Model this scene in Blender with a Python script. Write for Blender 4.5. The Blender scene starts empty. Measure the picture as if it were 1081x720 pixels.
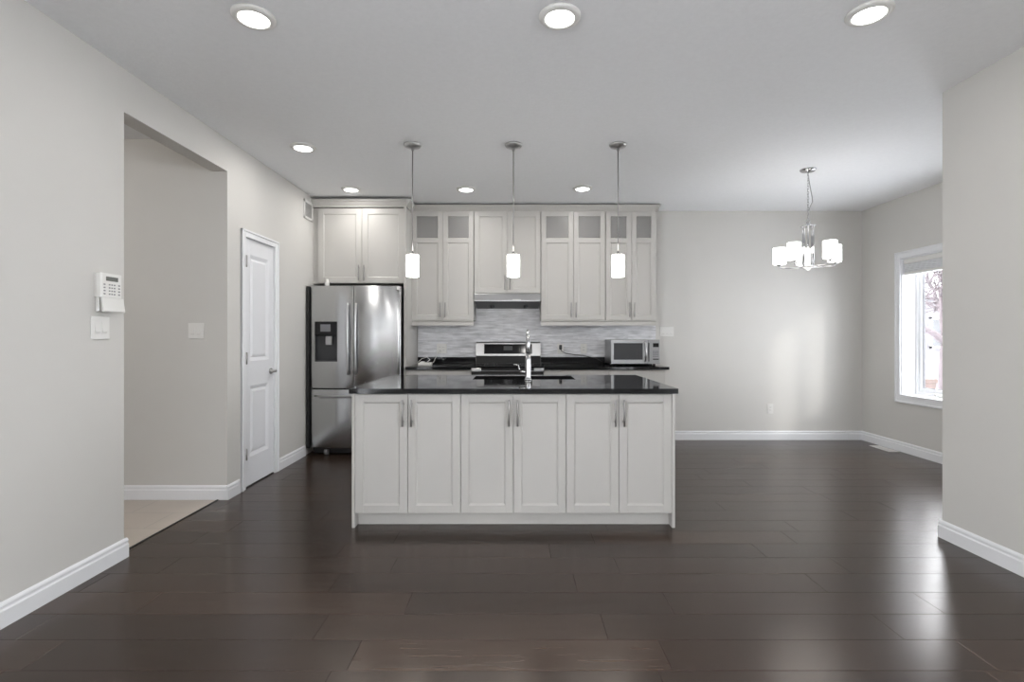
import bpy, bmesh, math, random
from mathutils import Vector, Matrix
C = bpy.context.scene
COL = C.collection
R = math.radians
PI = math.pi
random.seed(4)

# ------------------------------------------------------------------ camera, world, sun, exposure
CAMZ = 1.24
cd = bpy.data.cameras.new('camera'); cam = bpy.data.objects.new('camera', cd); COL.objects.link(cam)
cam.location = (0, 0, CAMZ); cam.rotation_euler = (R(90), 0, 0)
cd.sensor_width = 36; cd.lens = 36*540/1081
cd.shift_x = -3.5/1081; cd.shift_y = -5/1081
cd.clip_start = .05; cd.clip_end = 200
C.camera = cam
C.view_settings.view_transform = 'Standard'; C.view_settings.look = 'None'
C.view_settings.gamma = 1; C.view_settings.use_curve_mapping = False
C.view_settings.exposure = 1.2

W = bpy.data.worlds.new('overcast'); C.world = W; W.use_nodes = True
bg = W.node_tree.nodes['Background']
bg.inputs[0].default_value = (.93, .96, 1, 1); bg.inputs[1].default_value = 6.0

def lamp(name, kind, loc, rot, energy, parent=None, **kw):
    d = bpy.data.lights.new(name, kind); d.energy = energy
    for k, v in kw.items(): setattr(d, k, v)
    o = bpy.data.objects.new(name, d); COL.objects.link(o)
    o.location = loc; o.rotation_euler = rot
    if parent: o.parent = parent
    return o
sd = Vector((-1, 1.45, -.59))
lamp('sun', 'SUN', (8, -4, 6), sd.to_track_quat('-Z', 'Y').to_euler(), .32, angle=R(4), color=(1, .97, .93))
# sky portals at the dining window and the two added side windows
p = lamp('window_portal', 'AREA', (4.40, 4.85, 1.34), (0, R(90), 0), 1, shape='RECTANGLE', size=1.5, size_y=1.32); p.data.cycles.is_portal = True
p = lamp('living_portal', 'AREA', (2.80, -2.05, 1.35), (0, R(90), 0), 1, shape='RECTANGLE', size=2.1, size_y=3.1); p.data.cycles.is_portal = True
p = lamp('side_portal', 'AREA', (-2.36, -2.05, 1.35), (0, R(-90), 0), 1, shape='RECTANGLE', size=2.1, size_y=3.1); p.data.cycles.is_portal = True
CAN_W = 1.9
PEND = 6.0
CHAND = 3.0

# ------------------------------------------------------------------ materials
def mat(name, col, rough=.5, metal=0, spec=.5, bump=0, bscale=200, emis=None, es=0, trans=0, coat=0, var=0, vscale=3, alpha=1, aniso=None):
    m = bpy.data.materials.new(name); m.use_nodes = True
    nt = m.node_tree; b = nt.nodes['Principled BSDF']
    b.inputs['Base Color'].default_value = (*col, 1); b.inputs['Roughness'].default_value = rough
    b.inputs['Metallic'].default_value = metal; b.inputs['Specular IOR Level'].default_value = spec
    b.inputs['Transmission Weight'].default_value = trans; b.inputs['Coat Weight'].default_value = coat
    if emis: b.inputs['Emission Color'].default_value = (*emis, 1); b.inputs['Emission Strength'].default_value = es
    tc = nt.nodes.new('ShaderNodeTexCoord')
    n = nt.nodes.new('ShaderNodeTexNoise'); n.inputs['Scale'].default_value = vscale; n.inputs['Detail'].default_value = 4
    nt.links.new(tc.outputs['Object'], n.inputs['Vector'])
    r = nt.nodes.new('ShaderNodeValToRGB')
    k = var
    r.color_ramp.elements[0].color = (*[max(0, c*(1-k)) for c in col], 1); r.color_ramp.elements[0].position = .3
    r.color_ramp.elements[1].color = (*[min(1, c*(1+k)) for c in col], 1); r.color_ramp.elements[1].position = .7
    nt.links.new(n.outputs['Fac'], r.inputs[0]); nt.links.new(r.outputs[0], b.inputs['Base Color'])
    if bump:
        n2 = nt.nodes.new('ShaderNodeTexNoise'); n2.inputs['Scale'].default_value = bscale; n2.inputs['Detail'].default_value = 3
        if aniso:
            mp = nt.nodes.new('ShaderNodeMapping'); mp.inputs['Scale'].default_value = aniso
            nt.links.new(tc.outputs['Object'], mp.inputs[0]); nt.links.new(mp.outputs[0], n2.inputs['Vector'])
        else: nt.links.new(tc.outputs['Object'], n2.inputs['Vector'])
        bp = nt.nodes.new('ShaderNodeBump'); bp.inputs['Strength'].default_value = bump; bp.inputs['Distance'].default_value = .002
        nt.links.new(n2.outputs['Fac'], bp.inputs['Height']); nt.links.new(bp.outputs[0], b.inputs['Normal'])
    return m
M = {}
M['wall'] = mat('wall_paint', (.60, .586, .558), .75, bump=.08, bscale=180, var=.01)
M['ceil'] = mat('ceiling_paint', (.865, .872, .885), .85, bump=.6, bscale=60, var=.015, vscale=40)
M['trim'] = mat('trim_paint', (.78, .785, .80), .35, var=.01)
M['cab'] = mat('cabinet_paint', (.515, .50, .475), .38, var=.012)
M['cabin'] = mat('cabinet_interior', (.60, .58, .55), .6, var=.02)
M['door'] = mat('door_paint', (.74, .745, .765), .4, var=.01)
M['steel'] = mat('brushed_steel', (.50, .50, .505), .32, 1, bump=.05, bscale=30, aniso=(1, 1, 30), var=.05)
M['steeld'] = mat('microwave_steel', (.36, .36, .365), .34, 1, bump=.05, bscale=30, aniso=(1, 1, 30), var=.05)
M['steelv'] = mat('fridge_steel', (.53, .535, .54), .22, 1, bump=.04, bscale=30, aniso=(.4, 1, 25), var=.06, vscale=2)
def aniso(m, a, rot):
    nt = m.node_tree; b = nt.nodes['Principled BSDF']; t = nt.nodes.new('ShaderNodeTangent'); t.direction_type = 'RADIAL'; t.axis = 'Z'
    b.inputs['Anisotropic'].default_value = a; b.inputs['Anisotropic Rotation'].default_value = rot; nt.links.new(t.outputs[0], b.inputs['Tangent'])
aniso(M['steelv'], .92, .25)
M['nickel'] = mat('satin_nickel', (.34, .33, .32), .36, 1, var=.03)
M['chrome'] = mat('polished_chrome', (.55, .55, .56), .12, 1, var=.01)
M['black'] = mat('black_plastic', (.012, .012, .013), .35, var=.1)
M['darkgrey'] = mat('dark_grey_plastic', (.035, .036, .039), .4, var=.1)
M['midgrey'] = mat('grey_plastic', (.2, .2, .21), .4, var=.05)
M['gap'] = mat('matte_black_and_gap_shade', (.02, .02, .02), .8, var=.1)  # near-black for dark parts and for the painted shade under the door
M['blackglass'] = mat('black_glass', (.01, .01, .011), .08, spec=.3, var=.1)
M['white'] = mat('white_plastic', (.74, .73, .705), .35, var=.01)
M['screen'] = mat('lcd_screen', (.10, .105, .095), .3, var=.1)
M['cordb'] = mat('black_cord', (.015, .015, .015), .5, var=.1)
M['vinyl'] = mat('window_vinyl', (.82, .825, .84), .35, var=.01)
M['seal'] = mat('window_seal', (.06, .06, .065), .5, var=.1)
M['blind'] = mat('shade_fabric', (.62, .625, .64), .8, bump=.2, bscale=90, var=.03)
def translucent():
    m = mat('translucent_shade_fabric', (.8, .8, .81), .9, bump=.2, bscale=90); nt = m.node_tree; b = nt.nodes['Principled BSDF']; o = nt.nodes['Material Output']
    t = nt.nodes.new('ShaderNodeBsdfTranslucent'); t.inputs[0].default_value = (.5, .5, .52, 1); x = nt.nodes.new('ShaderNodeMixShader'); x.inputs[0].default_value = .25
    nt.links.new(b.outputs[0], x.inputs[1]); nt.links.new(t.outputs[0], x.inputs[2]); nt.links.new(x.outputs[0], o.inputs[0]); return m
M['blind'] = translucent()
M['bark'] = mat('frosted_bark', (.058, .045, .048), .85, bump=.4, bscale=40, var=.3, vscale=8)
M['snow'] = mat('snow', (.78, .79, .82), .8, bump=.4, bscale=4, var=.05)
M['fence'] = mat('weathered_fence', (.12, .11, .115), .8, bump=.3, bscale=30, var=.12)
M['brick'] = mat('red_brown_post', (.055, .034, .027), .8, bump=.4, bscale=30, var=.2, vscale=12)
M['siding'] = mat('pale_siding', (.55, .54, .56), .7, var=.04)
M['vent_back'] = mat('vent_backing', (.36, .36, .36), .6, var=.02)
M['hsid'] = mat('house_siding', (.085, .08, .085), .8, var=.12, bump=.3, bscale=6, aniso=(1, 1, 12))
M['sinkm'] = mat('black_composite', (.012, .012, .012), .5, var=.2)
def emat(name, col, es, base=(.85, .85, .83)):
    return mat(name, base, .3, emis=col, es=es, var=.01)
M['led'] = emat('led_diffuser', (1, .99, .97), 3.0)
M['shade'] = emat('lit_pendant_glass', (1, .985, .95), PEND)
M['shadec'] = emat('lit_chandelier_glass', (1, .985, .95), CHAND)
M['cabglass'] = mat('frosted_cabinet_glass', (.75, .735, .72), .35, trans=.75, var=.02)
M['clear'] = mat('clear_glass', (1, 1, 1), .0, trans=1, var=0)
M['tubeglass'] = mat('clear_tube_glass', (.9, .9, .9), .04, trans=.8, var=0)

def window_glass():
    m = bpy.data.materials.new('thin_window_glass'); m.use_nodes = True; nt = m.node_tree
    for n in list(nt.nodes): nt.nodes.remove(n)
    o = nt.nodes.new('ShaderNodeOutputMaterial'); mx = nt.nodes.new('ShaderNodeMixShader')
    t = nt.nodes.new('ShaderNodeBsdfTransparent'); g = nt.nodes.new('ShaderNodeBsdfGlossy'); g.inputs['Roughness'].default_value = .02
    f = nt.nodes.new('ShaderNodeLayerWeight'); f.inputs['Blend'].default_value = .5
    pw = nt.nodes.new('ShaderNodeMath'); pw.operation = 'POWER'; pw.inputs[1].default_value = 5
    ml = nt.nodes.new('ShaderNodeMath'); ml.operation = 'MULTIPLY_ADD'; ml.inputs[1].default_value = .7; ml.inputs[2].default_value = .03
    nt.links.new(f.outputs['Facing'], pw.inputs[0]); nt.links.new(pw.outputs[0], ml.inputs[0]); nt.links.new(ml.outputs[0], mx.inputs[0]); nt.links.new(t.outputs[0], mx.inputs[1]); nt.links.new(g.outputs[0], mx.inputs[2])
    nt.links.new(mx.outputs[0], o.inputs[0]); return m
M['pane'] = window_glass()

def granite():
    m = mat('black_granite', (.01, .01, .011), .045, spec=.22, coat=0, var=0); nt = m.node_tree; b = nt.nodes['Principled BSDF']
    v = nt.nodes.new('ShaderNodeTexVoronoi'); v.inputs['Scale'].default_value = 260
    r = nt.nodes.new('ShaderNodeValToRGB'); r.color_ramp.elements[0].color = (.09, .09, .09, 1); r.color_ramp.elements[0].position = .05
    r.color_ramp.elements[1].color = (.008, .008, .009, 1); r.color_ramp.elements[1].position = .22
    tc = nt.nodes.new('ShaderNodeTexCoord'); nt.links.new(tc.outputs['Object'], v.inputs['Vector'])
    nt.links.new(v.outputs['Distance'], r.inputs[0]); nt.links.new(r.outputs[0], b.inputs['Base Color'])
    return m
M['granite'] = granite()

def plank_mat():
    m = bpy.data.materials.new('espresso_planks'); m.use_nodes = True; nt = m.node_tree; b = nt.nodes['Principled BSDF']
    a = nt.nodes.new('ShaderNodeAttribute'); a.attribute_name = 'tint'
    tc = nt.nodes.new('ShaderNodeTexCoord'); mp = nt.nodes.new('ShaderNodeMapping'); mp.inputs['Scale'].default_value = (1.2, 14, 1)
    add = nt.nodes.new('ShaderNodeVectorMath'); add.operation = 'ADD'
    sc = nt.nodes.new('ShaderNodeVectorMath'); sc.operation = 'SCALE'; sc.inputs['Scale'].default_value = 37
    nt.links.new(a.outputs['Color'], sc.inputs[0])
    nt.links.new(tc.outputs['Object'], mp.inputs[0]); nt.links.new(mp.outputs[0], add.inputs[0]); nt.links.new(sc.outputs[0], add.inputs[1])
    n = nt.nodes.new('ShaderNodeTexNoise'); n.inputs['Scale'].default_value = 2.2; n.inputs['Detail'].default_value = 8; n.inputs['Roughness'].default_value = .62; n.inputs['Distortion'].default_value = .4
    nt.links.new(add.outputs[0], n.inputs['Vector'])
    r = nt.nodes.new('ShaderNodeValToRGB')
    r.color_ramp.elements[0].position = .3; r.color_ramp.elements[0].color = (.022, .0115, .0072, 1)
    r.color_ramp.elements[1].position = .75; r.color_ramp.elements[1].color = (.046, .028, .019, 1)
    nt.links.new(n.outputs['Fac'], r.inputs[0])
    mx = nt.nodes.new('ShaderNodeMix'); mx.data_type = 'RGBA'; mx.blend_type = 'MULTIPLY'; mx.inputs[0].default_value = 1
    gm = nt.nodes.new('ShaderNodeSeparateColor'); cmb = nt.nodes.new('ShaderNodeCombineColor')
    nt.links.new(a.outputs['Color'], gm.inputs[0])
    mr = nt.nodes.new('ShaderNodeMapRange'); mr.inputs['To Min'].default_value = .72; mr.inputs['To Max'].default_value = 1.35
    nt.links.new(gm.outputs[0], mr.inputs[0])
    for i in range(3): nt.links.new(mr.outputs[0], cmb.inputs[i])
    nt.links.new(r.outputs[0], mx.inputs[6]); nt.links.new(cmb.outputs[0], mx.inputs[7]); nt.links.new(mx.outputs[2], b.inputs['Base Color'])
    r2 = nt.nodes.new('ShaderNodeMapRange'); r2.inputs['To Min'].default_value = .19; r2.inputs['To Max'].default_value = .29
    nt.links.new(n.outputs['Fac'], r2.inputs[0]); nt.links.new(r2.outputs[0], b.inputs['Roughness'])
    bp = nt.nodes.new('ShaderNodeBump'); bp.inputs['Strength'].default_value = .12; bp.inputs['Distance'].default_value = .001
    nt.links.new(n.outputs['Fac'], bp.inputs['Height']); nt.links.new(bp.outputs[0], b.inputs['Normal'])
    b.inputs['Specular IOR Level'].default_value = .6; b.inputs['Specular Tint'].default_value = (1, .90, .83, 1)
    return m
M['plank'] = plank_mat()

def brick_mat(name, c1, c2, mort, w, h, ms, rough, swz, bump=.3, offset=.5, noise=.5):
    m = bpy.data.materials.new(name); m.use_nodes = True; nt = m.node_tree; b = nt.nodes['Principled BSDF']
    tc = nt.nodes.new('ShaderNodeTexCoord'); s = nt.nodes.new('ShaderNodeSeparateXYZ'); cb = nt.nodes.new('ShaderNodeCombineXYZ')
    nt.links.new(tc.outputs['Object'], s.inputs[0]); nt.links.new(s.outputs[swz[0]], cb.inputs[0]); nt.links.new(s.outputs[swz[1]], cb.inputs[1])
    bk = nt.nodes.new('ShaderNodeTexBrick'); bk.offset = offset; bk.inputs['Scale'].default_value = 1
    bk.inputs['Color1'].default_value = (*c1, 1); bk.inputs['Color2'].default_value = (*c2, 1); bk.inputs['Mortar'].default_value = (*mort, 1)
    bk.inputs['Brick Width'].default_value = w; bk.inputs['Row Height'].default_value = h; bk.inputs['Mortar Size'].default_value = ms
    nt.links.new(cb.outputs[0], bk.inputs['Vector'])
    mp = nt.nodes.new('ShaderNodeMapping'); mp.inputs['Scale'].default_value = (1/w, .8/h, 1); nt.links.new(cb.outputs[0], mp.inputs[0])
    n = nt.nodes.new('ShaderNodeTexNoise'); n.inputs['Scale'].default_value = .9; n.inputs['Detail'].default_value = 3; nt.links.new(mp.outputs[0], n.inputs['Vector'])
    mr = nt.nodes.new('ShaderNodeMapRange'); mr.inputs['From Min'].default_value = .3; mr.inputs['From Max'].default_value = .7
    mr.inputs['To Min'].default_value = 1-noise*.5; mr.inputs['To Max'].default_value = 1+noise*.35; nt.links.new(n.outputs['Fac'], mr.inputs[0])
    mx = nt.nodes.new('ShaderNodeVectorMath'); mx.operation = 'SCALE'; nt.links.new(bk.outputs[0], mx.inputs[0]); nt.links.new(mr.outputs[0], mx.inputs['Scale'])
    nt.links.new(mx.outputs[0], b.inputs['Base Color']); b.inputs['Roughness'].default_value = rough
    bp = nt.nodes.new('ShaderNodeBump'); bp.inputs['Strength'].default_value = bump; bp.inputs['Distance'].default_value = .002; bp.invert = True
    nt.links.new(bk.outputs['Fac'], bp.inputs['Height']); nt.links.new(bp.outputs[0], b.inputs['Normal'])
    return m
M['mosaic'] = brick_mat('linear_mosaic', (.80, .80, .825), (.64, .64, .665), (.70, .70, .715), .15, .018, .0012, .18, (0, 2), noise=.55, offset=.37)
M['tile'] = brick_mat('beige_hall_tile', (.52, .46, .40), (.49, .43, .375), (.40, .36, .32), .60, .30, .004, .35, (0, 1), noise=.12)

# ------------------------------------------------------------------ mesh helpers (world coordinates; obj() moves them into the parent's space)
def new(): return bmesh.new()
def bx(bm, x0, x1, y0, y1, z0, z1, bev=0, seg=1):
    if x1 < x0: x0, x1 = x1, x0
    if y1 < y0: y0, y1 = y1, y0
    if z1 < z0: z0, z1 = z1, z0
    vs = [bm.verts.new(v) for v in ((x0,y0,z0),(x1,y0,z0),(x1,y1,z0),(x0,y1,z0),(x0,y0,z1),(x1,y0,z1),(x1,y1,z1),(x0,y1,z1))]
    fs = [bm.faces.new([vs[i] for i in f]) for f in ((3,2,1,0),(4,5,6,7),(0,1,5,4),(1,2,6,5),(2,3,7,6),(3,0,4,7))]
    if bev:
        es = list({e for f in fs for e in f.edges})
        bmesh.ops.bevel(bm, geom=es, offset=bev, segments=seg, affect='EDGES', profile=.5)
    return bm
def quad(bm, pts):
    return bm.faces.new([bm.verts.new(p) for p in pts])
def lathe(bm, c, prof, n=32, axis='Z'):
    rings = []
    for r, h in prof:
        ring = []
        for k in range(n):
            a = 2*PI*k/n
            if axis == 'Z': v = (c[0]+r*math.cos(a), c[1]+r*math.sin(a), c[2]+h)
            elif axis == 'X': v = (c[0]+h, c[1]+r*math.cos(a), c[2]+r*math.sin(a))
            else: v = (c[0]+r*math.sin(a), c[1]+h, c[2]+r*math.cos(a))
            ring.append(bm.verts.new(v))
        rings.append(ring)
    for a, b in zip(rings, rings[1:]):
        for k in range(n):
            f = bm.faces.new((a[k], a[(k+1) % n], b[(k+1) % n], b[k])); f.smooth = True
    bm.faces.new(list(reversed(rings[0]))); bm.faces.new(rings[-1])
    return bm
def tube(bm, pts, rad, n=10):
    pts = [Vector(p) for p in pts]; rr = rad if isinstance(rad, (list, tuple)) else [rad]*len(pts)
    rings = []; up = None
    for i, p in enumerate(pts):
        t = (pts[min(i+1, len(pts)-1)]-pts[max(i-1, 0)]).normalized()
        if up is None:
            up = Vector((0, 0, 1)) if abs(t.z) < .9 else Vector((1, 0, 0))
        s = t.cross(up).normalized(); up = s.cross(t).normalized()
        rings.append([bm.verts.new(p+(s*math.cos(2*PI*k/n)+up*math.sin(2*PI*k/n))*rr[i]) for k in range(n)])
    for a, b in zip(rings, rings[1:]):
        for k in range(n):
            f = bm.faces.new((a[k], a[(k+1) % n], b[(k+1) % n], b[k])); f.smooth = True
    bm.faces.new(list(reversed(rings[0]))); bm.faces.new(rings[-1])
    return bm
def prism(bm, poly, axis, a0, a1):
    """closed 2-D polygon extruded along an axis: axis 'X' -> poly in (y,z); 'Y' -> (x,z); 'Z' -> (x,y)"""
    def P(q, a): return {'X': (a, q[0], q[1]), 'Y': (q[0], a, q[1]), 'Z': (q[0], q[1], a)}[axis]
    A = [bm.verts.new(P(q, a0)) for q in poly]; B = [bm.verts.new(P(q, a1)) for q in poly]
    n = len(poly)
    for k in range(n): bm.faces.new((A[k], A[(k+1) % n], B[(k+1) % n], B[k]))
    bm.faces.new(list(reversed(A))); bm.faces.new(B)
    return bm
def obj(name, bm, m, parent=None, label=None, smooth=False):
    bmesh.ops.recalc_face_normals(bm, faces=bm.faces)
    me = bpy.data.meshes.new(name); bm.to_mesh(me); bm.free()
    me.materials.append(M[m] if isinstance(m, str) else m)
    if smooth:
        for f in me.polygons: f.use_smooth = True
    o = bpy.data.objects.new(name, me); COL.objects.link(o)
    if parent:
        o.parent = parent
        w = Vector((0, 0, 0)); q = parent
        while q: w += q.location; q = q.parent
        me.transform(Matrix.Translation(-w))
    if label: o['label'] = label
    return o
def thing(name, label, cat, loc, group=None):
    o = bpy.data.objects.new(name, None); COL.objects.link(o); o.location = loc; o.empty_display_size = .1
    o['label'] = label; o['category'] = cat
    if group: o['group'] = group
    return o
def tag(o, label, cat, group=None):
    o['label'] = label; o['category'] = cat
    if group: o['group'] = group
    return o
def struct(name, bm, m, parent=None):
    o = obj(name, bm, m, parent)
    if not parent: o['kind'] = 'structure'
    return o
def dup(root, loc, label, group=None):
    r = root.copy(); COL.objects.link(r); r.location = loc; r['label'] = label
    if group: r['group'] = group
    def kids(src, dst):
        for ch in list(src.children):
            c = ch.copy(); COL.objects.link(c); c.parent = dst; kids(ch, c)
    kids(root, r)
    return r

# ------------------------------------------------------------------ the room
XL, XR, XD = -2.19, 2.63, 4.155        # left wall, near right wall, dining wall
YB, YN, YC = 6.13, -4.0, 3.15          # back wall, wall behind the camera, end of the near right wall
H = 2.74; TW = .12
OY0, OY1, OZ = 2.863, 3.89, 2.495      # hall opening
DY0, DY1, DZ = 4.13, 4.645, 2.045      # pantry door opening
# floor of planks, 0.1935 m wide
def floor_mesh():
    bm = new(); lay = bm.loops.layers.color.new('tint')
    known = {0: -.626, 1: -.83, 2: -.498, 3: -.909, 4: -.66, 5: -1.01}
    pw, L, g, zt = .1935, 1.21, .0016, 0.0
    for row in range(-31, 23):
        y0 = 1.897+row*pw; y1 = y0+pw
        if y0 > YB+.02 : continue
        y1 = min(y1, YB+.02)
        off = known.get(row, random.uniform(0, L))
        x = off - L*10
        while x < 4.3:
            a, b = max(x, XL-.06), min(x+L, XD+.02)
            if b-a > .02:
                c = (random.random(), random.random(), random.random(), 1)
                r = [(a+g, y0+g), (b-g, y0+g), (b-g, y1-g), (a+g, y1-g)]
                o = [(a, y0), (b, y0), (b, y1), (a, y1)]
                T = [bm.verts.new((*q, zt)) for q in r]; G = [bm.verts.new((*q, zt-.0018)) for q in o]
                fs = [bm.faces.new(T)]
                for k in range(4): fs.append(bm.faces.new((G[k], G[(k+1) % 4], T[(k+1) % 4], T[k])))
                for f in fs:
                    for l in f.loops: l[lay] = c
            x += L
    vs = [bm.verts.new(p) for p in ((XL-.06, YN-.1, -.05), (XD+.02, YN-.1, -.05), (XD+.02, YB+.02, -.05), (XL-.06, YB+.02, -.05))]
    bm.faces.new(vs)
    return bm
f_ = floor_mesh()
me = bpy.data.meshes.new('floor'); f_.to_mesh(me); f_.free(); me.materials.append(M['plank'])
fl = bpy.data.objects.new('floor', me); COL.objects.link(fl); fl['kind'] = 'structure'
b = new(); bx(b, -5.2, XL-.068, 0.9, OY1+.02, -.05, -.001); struct('floor_hall', b, 'tile')
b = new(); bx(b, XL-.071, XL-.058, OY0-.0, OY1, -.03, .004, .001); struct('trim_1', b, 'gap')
# ceiling
b = new(); bx(b, XL-TW, XD+.2, YN-.2, YB+.2, H, H+.1); bx(b, -5.2, XL-TW, .9, OY1+.12, H, H+.1); struct('ceiling', b, 'ceil')
# left wall with hall opening and pantry door opening
b = new()
SY_0, SY_1, SZ_0, SZ_1 = -3.6, -.5, .3, 2.4  # unseen window opening added to let daylight in
bx(b, XL-TW, XL, YN, SY_0, 0, H); bx(b, XL-TW, XL, SY_0, SY_1, 0, SZ_0); bx(b, XL-TW, XL, SY_0, SY_1, SZ_1, H); bx(b, XL-TW, XL, SY_1, OY0, 0, H); bx(b, XL-TW, XL, OY0, OY1, OZ, H); bx(b, XL-TW, XL, OY1, DY0-.02, 0, H)
bx(b, XL-TW, XL, DY0-.02, DY1+.02, DZ+.02, H); bx(b, XL-TW, XL, DY1+.02, YB+.12, 0, H)
struct('wall_left', b, 'wall')
b = new(); bx(b, -5.2, XL-TW, OY1, OY1+TW, 0, H); struct('wall_hall_far', b, 'wall')
b = new(); bx(b, -5.2, XL-TW, .78, .9, 0, H); struct('wall_hall_near', b, 'wall')
b = new(); bx(b, -5.32, -5.2, .78, OY1+TW, 0, H); struct('wall_hall_end', b, 'wall')
b = new(); bx(b, XL, XD+.2, YB, YB+.15, 0, H); struct('wall_back', b, 'wall')
SY_0, SY_1, SZ_0, SZ_1 = -3.6, -.5, .3, 2.4  # matching added opening in the near right wall
b = new(); bx(b, XR, XR+TW, YN, SY_0, 0, H); bx(b, XR, XR+TW, SY_0, SY_1, 0, SZ_0); bx(b, XR, XR+TW, SY_0, SY_1, SZ_1, H); bx(b, XR, XR+TW, SY_1, YC, 0, H); bx(b, XR+TW, XD, YC-.13, YC, 0, H); struct('wall_right', b, 'wall')
WY0, WY1, WZ0, WZ1 = 4.18, 5.505, .60, 2.075
TD = .20
b = new(); bx(b, XD, XD+TD, YC-.13, WY0, 0, H); bx(b, XD, XD+TD, WY1, YB, 0, H)
bx(b, XD, XD+TD, WY0, WY1, 0, WZ0); bx(b, XD, XD+TD, WY0, WY1, WZ1, H); struct('wall_dining', b, 'wall')
b = new(); bx(b, XL-TW, XR+TW, YN-.12, YN, 0, H)
struct('wall_behind', b, 'wall')
# small closet behind the pantry door
b = new(); bx(b, XL-.9, XL-.86, OY1+TW, 5.3, 0, H); bx(b, XL-.86, XL-TW, 5.26, 5.3, 0, H); struct('wall_pantry', b, 'wall')

# baseboards: two-step profile, (distance from wall, height)
BP = [(0, 0), (.016, 0), (.016, .072), (.0105, .079), (.0105, .088), (.0135, .092), (.011, .100), (.004, .108), (0, .108)]
def base_x(bm, x0, x1, yw, sgn):       # runs along X on a wall at y=yw; sgn=-1 sticks out towards -Y
    prism(bm, [(yw+sgn*d, z) for d, z in BP], 'X', x0, x1)
def base_y(bm, y0, y1, xw, sgn):
    prism(bm, [(xw+sgn*d, z) for d, z in BP], 'Y', y0, y1)
b = new(); base_y(b, YN, OY0+.016, XL, 1); base_x(b, XL-TW, XL-.0002, OY0, 1); struct('baseboard_left_near', b, 'trim')
b = new(); base_y(b, OY1-.016, DY0-.075, XL, 1); base_x(b, -5.2, XL-.0002, OY1, -1); struct('baseboard_left_hall', b, 'trim')
b = new(); base_y(b, DY1+.075, 5.31, XL, 1); struct('baseboard_left_far', b, 'trim')
b = new(); base_x(b, 1.66, XD, YB, -1); struct('baseboard_back', b, 'trim')
b = new(); base_y(b, YC, YB, XD, -1); struct('baseboard_dining', b, 'trim')
b = new(); base_y(b, YN, YC+.016, XR, -1); base_x(b, XR+.0002, XD, YC, 1); struct('baseboard_right', b, 'trim')

# ------------------------------------------------------------------ pantry door (door_1)
d = bpy.data.objects.new('door_1', None); COL.objects.link(d); d.location = (XL, (DY0+DY1)/2, 0); d['kind'] = 'structure'
b = new(); cw = .058; px = XL+.016
for (y0, y1, z0, z1) in ((DY0-cw, DY0, 0, DZ+cw), (DY1, DY1+cw, 0, DZ+cw), (DY0, DY1, DZ, DZ+cw)):
    bx(b, XL, px, y0, y1, z0, z1, .003)
for (y0, y1, z0, z1) in ((DY0-cw, DY0-cw+.018, 0, DZ+cw), (DY1+cw-.018, DY1+cw, 0, DZ+cw), (DY0-cw, DY1+cw, DZ+cw-.018, DZ+cw)):
    bx(b, XL+.004, px+.007, y0, y1, z0, z1, .003)
obj('door_casing', b, 'trim', d)
b = new(); bx(b, XL-TW+.002, XL, DY0-.019, DY0, 0, DZ+.019); bx(b, XL-TW+.002, XL, DY1, DY1+.019, 0, DZ+.019); bx(b, XL-TW+.002, XL, DY0, DY1, DZ, DZ+.019); obj('door_jamb', b, 'trim', d)
def panel_door():
    b = new(); y0, y1, z0, z1 = DY0+.003, DY1-.003, .012, DZ-.003; x1 = XL-.004; x0 = x1-.035
    pans = [(y0+.095, y1-.095, .245, .83), (y0+.095, y1-.095, 1.035, 1.915)]
    bx(b, x0, x1, y0, pans[0][0], z0, z1, .001); bx(b, x0, x1, pans[0][1], y1, z0, z1, .001)
    zs = [z0, .245, .83, 1.035, 1.915, z1]
    for a, c in ((0, 1), (2, 3), (4, 5)): bx(b, x0, x1, pans[0][0], pans[0][1], zs[a], zs[c], 0)
    for (a, c, e, f) in pans:
        bx(b, x0+.006, x1-.014, a, c, e, f)
        w = .03                       # sloping moulding then raised field
        o = [(a, e), (c, e), (c, f), (a, f)]; i = [(a+w, e+w), (c-w, e+w), (c-w, f-w), (a+w, f-w)]; j = [(a+w*1.7, e+w*1.7), (c-w*1.7, e+w*1.7), (c-w*1.7, f-w*1.7), (a+w*1.7, f-w*1.7)]
        for k in range(4):
            n = (k+1) % 4
            quad(b, [(x1, *o[k]), (x1, *o[n]), (x1-.0125, i[n][0], i[n][1]), (x1-.0125, i[k][0], i[k][1])])
            quad(b, [(x1-.0125, *i[k]), (x1-.0125, *i[n]), (x1-.003, j[n][0], j[n][1]), (x1-.003, j[k][0], j[k][1])])
        quad(b, [(x1-.003, *q) for q in j])
    return b
obj('door_leaf', panel_door(), 'door', d)
b = new(); bx(b, XL-.05, XL-.004, DY0, DY1, .0005, .006); obj('under_door_shade', b, 'gap', d)  # dark strip puts in the shade of the gap under the leaf
for z in (1.85, 1.06, .28):
    b = new(); lathe(b, (XL+.010, DY0+.017, z-.045), [(.004, -.004), (.0085, 0), (.0085, .09), (.004, .094)], 10); bx(b, XL-.003, XL+.004, DY0+.006, DY0+.030, z-.045, z+.045, .001); obj('hinge', b, 'nickel', d)
b = new(); lathe(b, (XL-.004, DY1-.06, .93), [(.027, 0), (.027, .006), (.02, .012), (.011, .014), (.011, .045), (.013, .05)], 20, 'X')
tube(b, [(XL+.045, DY1-.06, .93), (XL+.05, DY1-.09, .931), (XL+.048, DY1-.13, .926), (XL+.046, DY1-.155, .922)], [.010, .009, .008, .007], 10); obj('door_handle', b, 'nickel', d)

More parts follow.
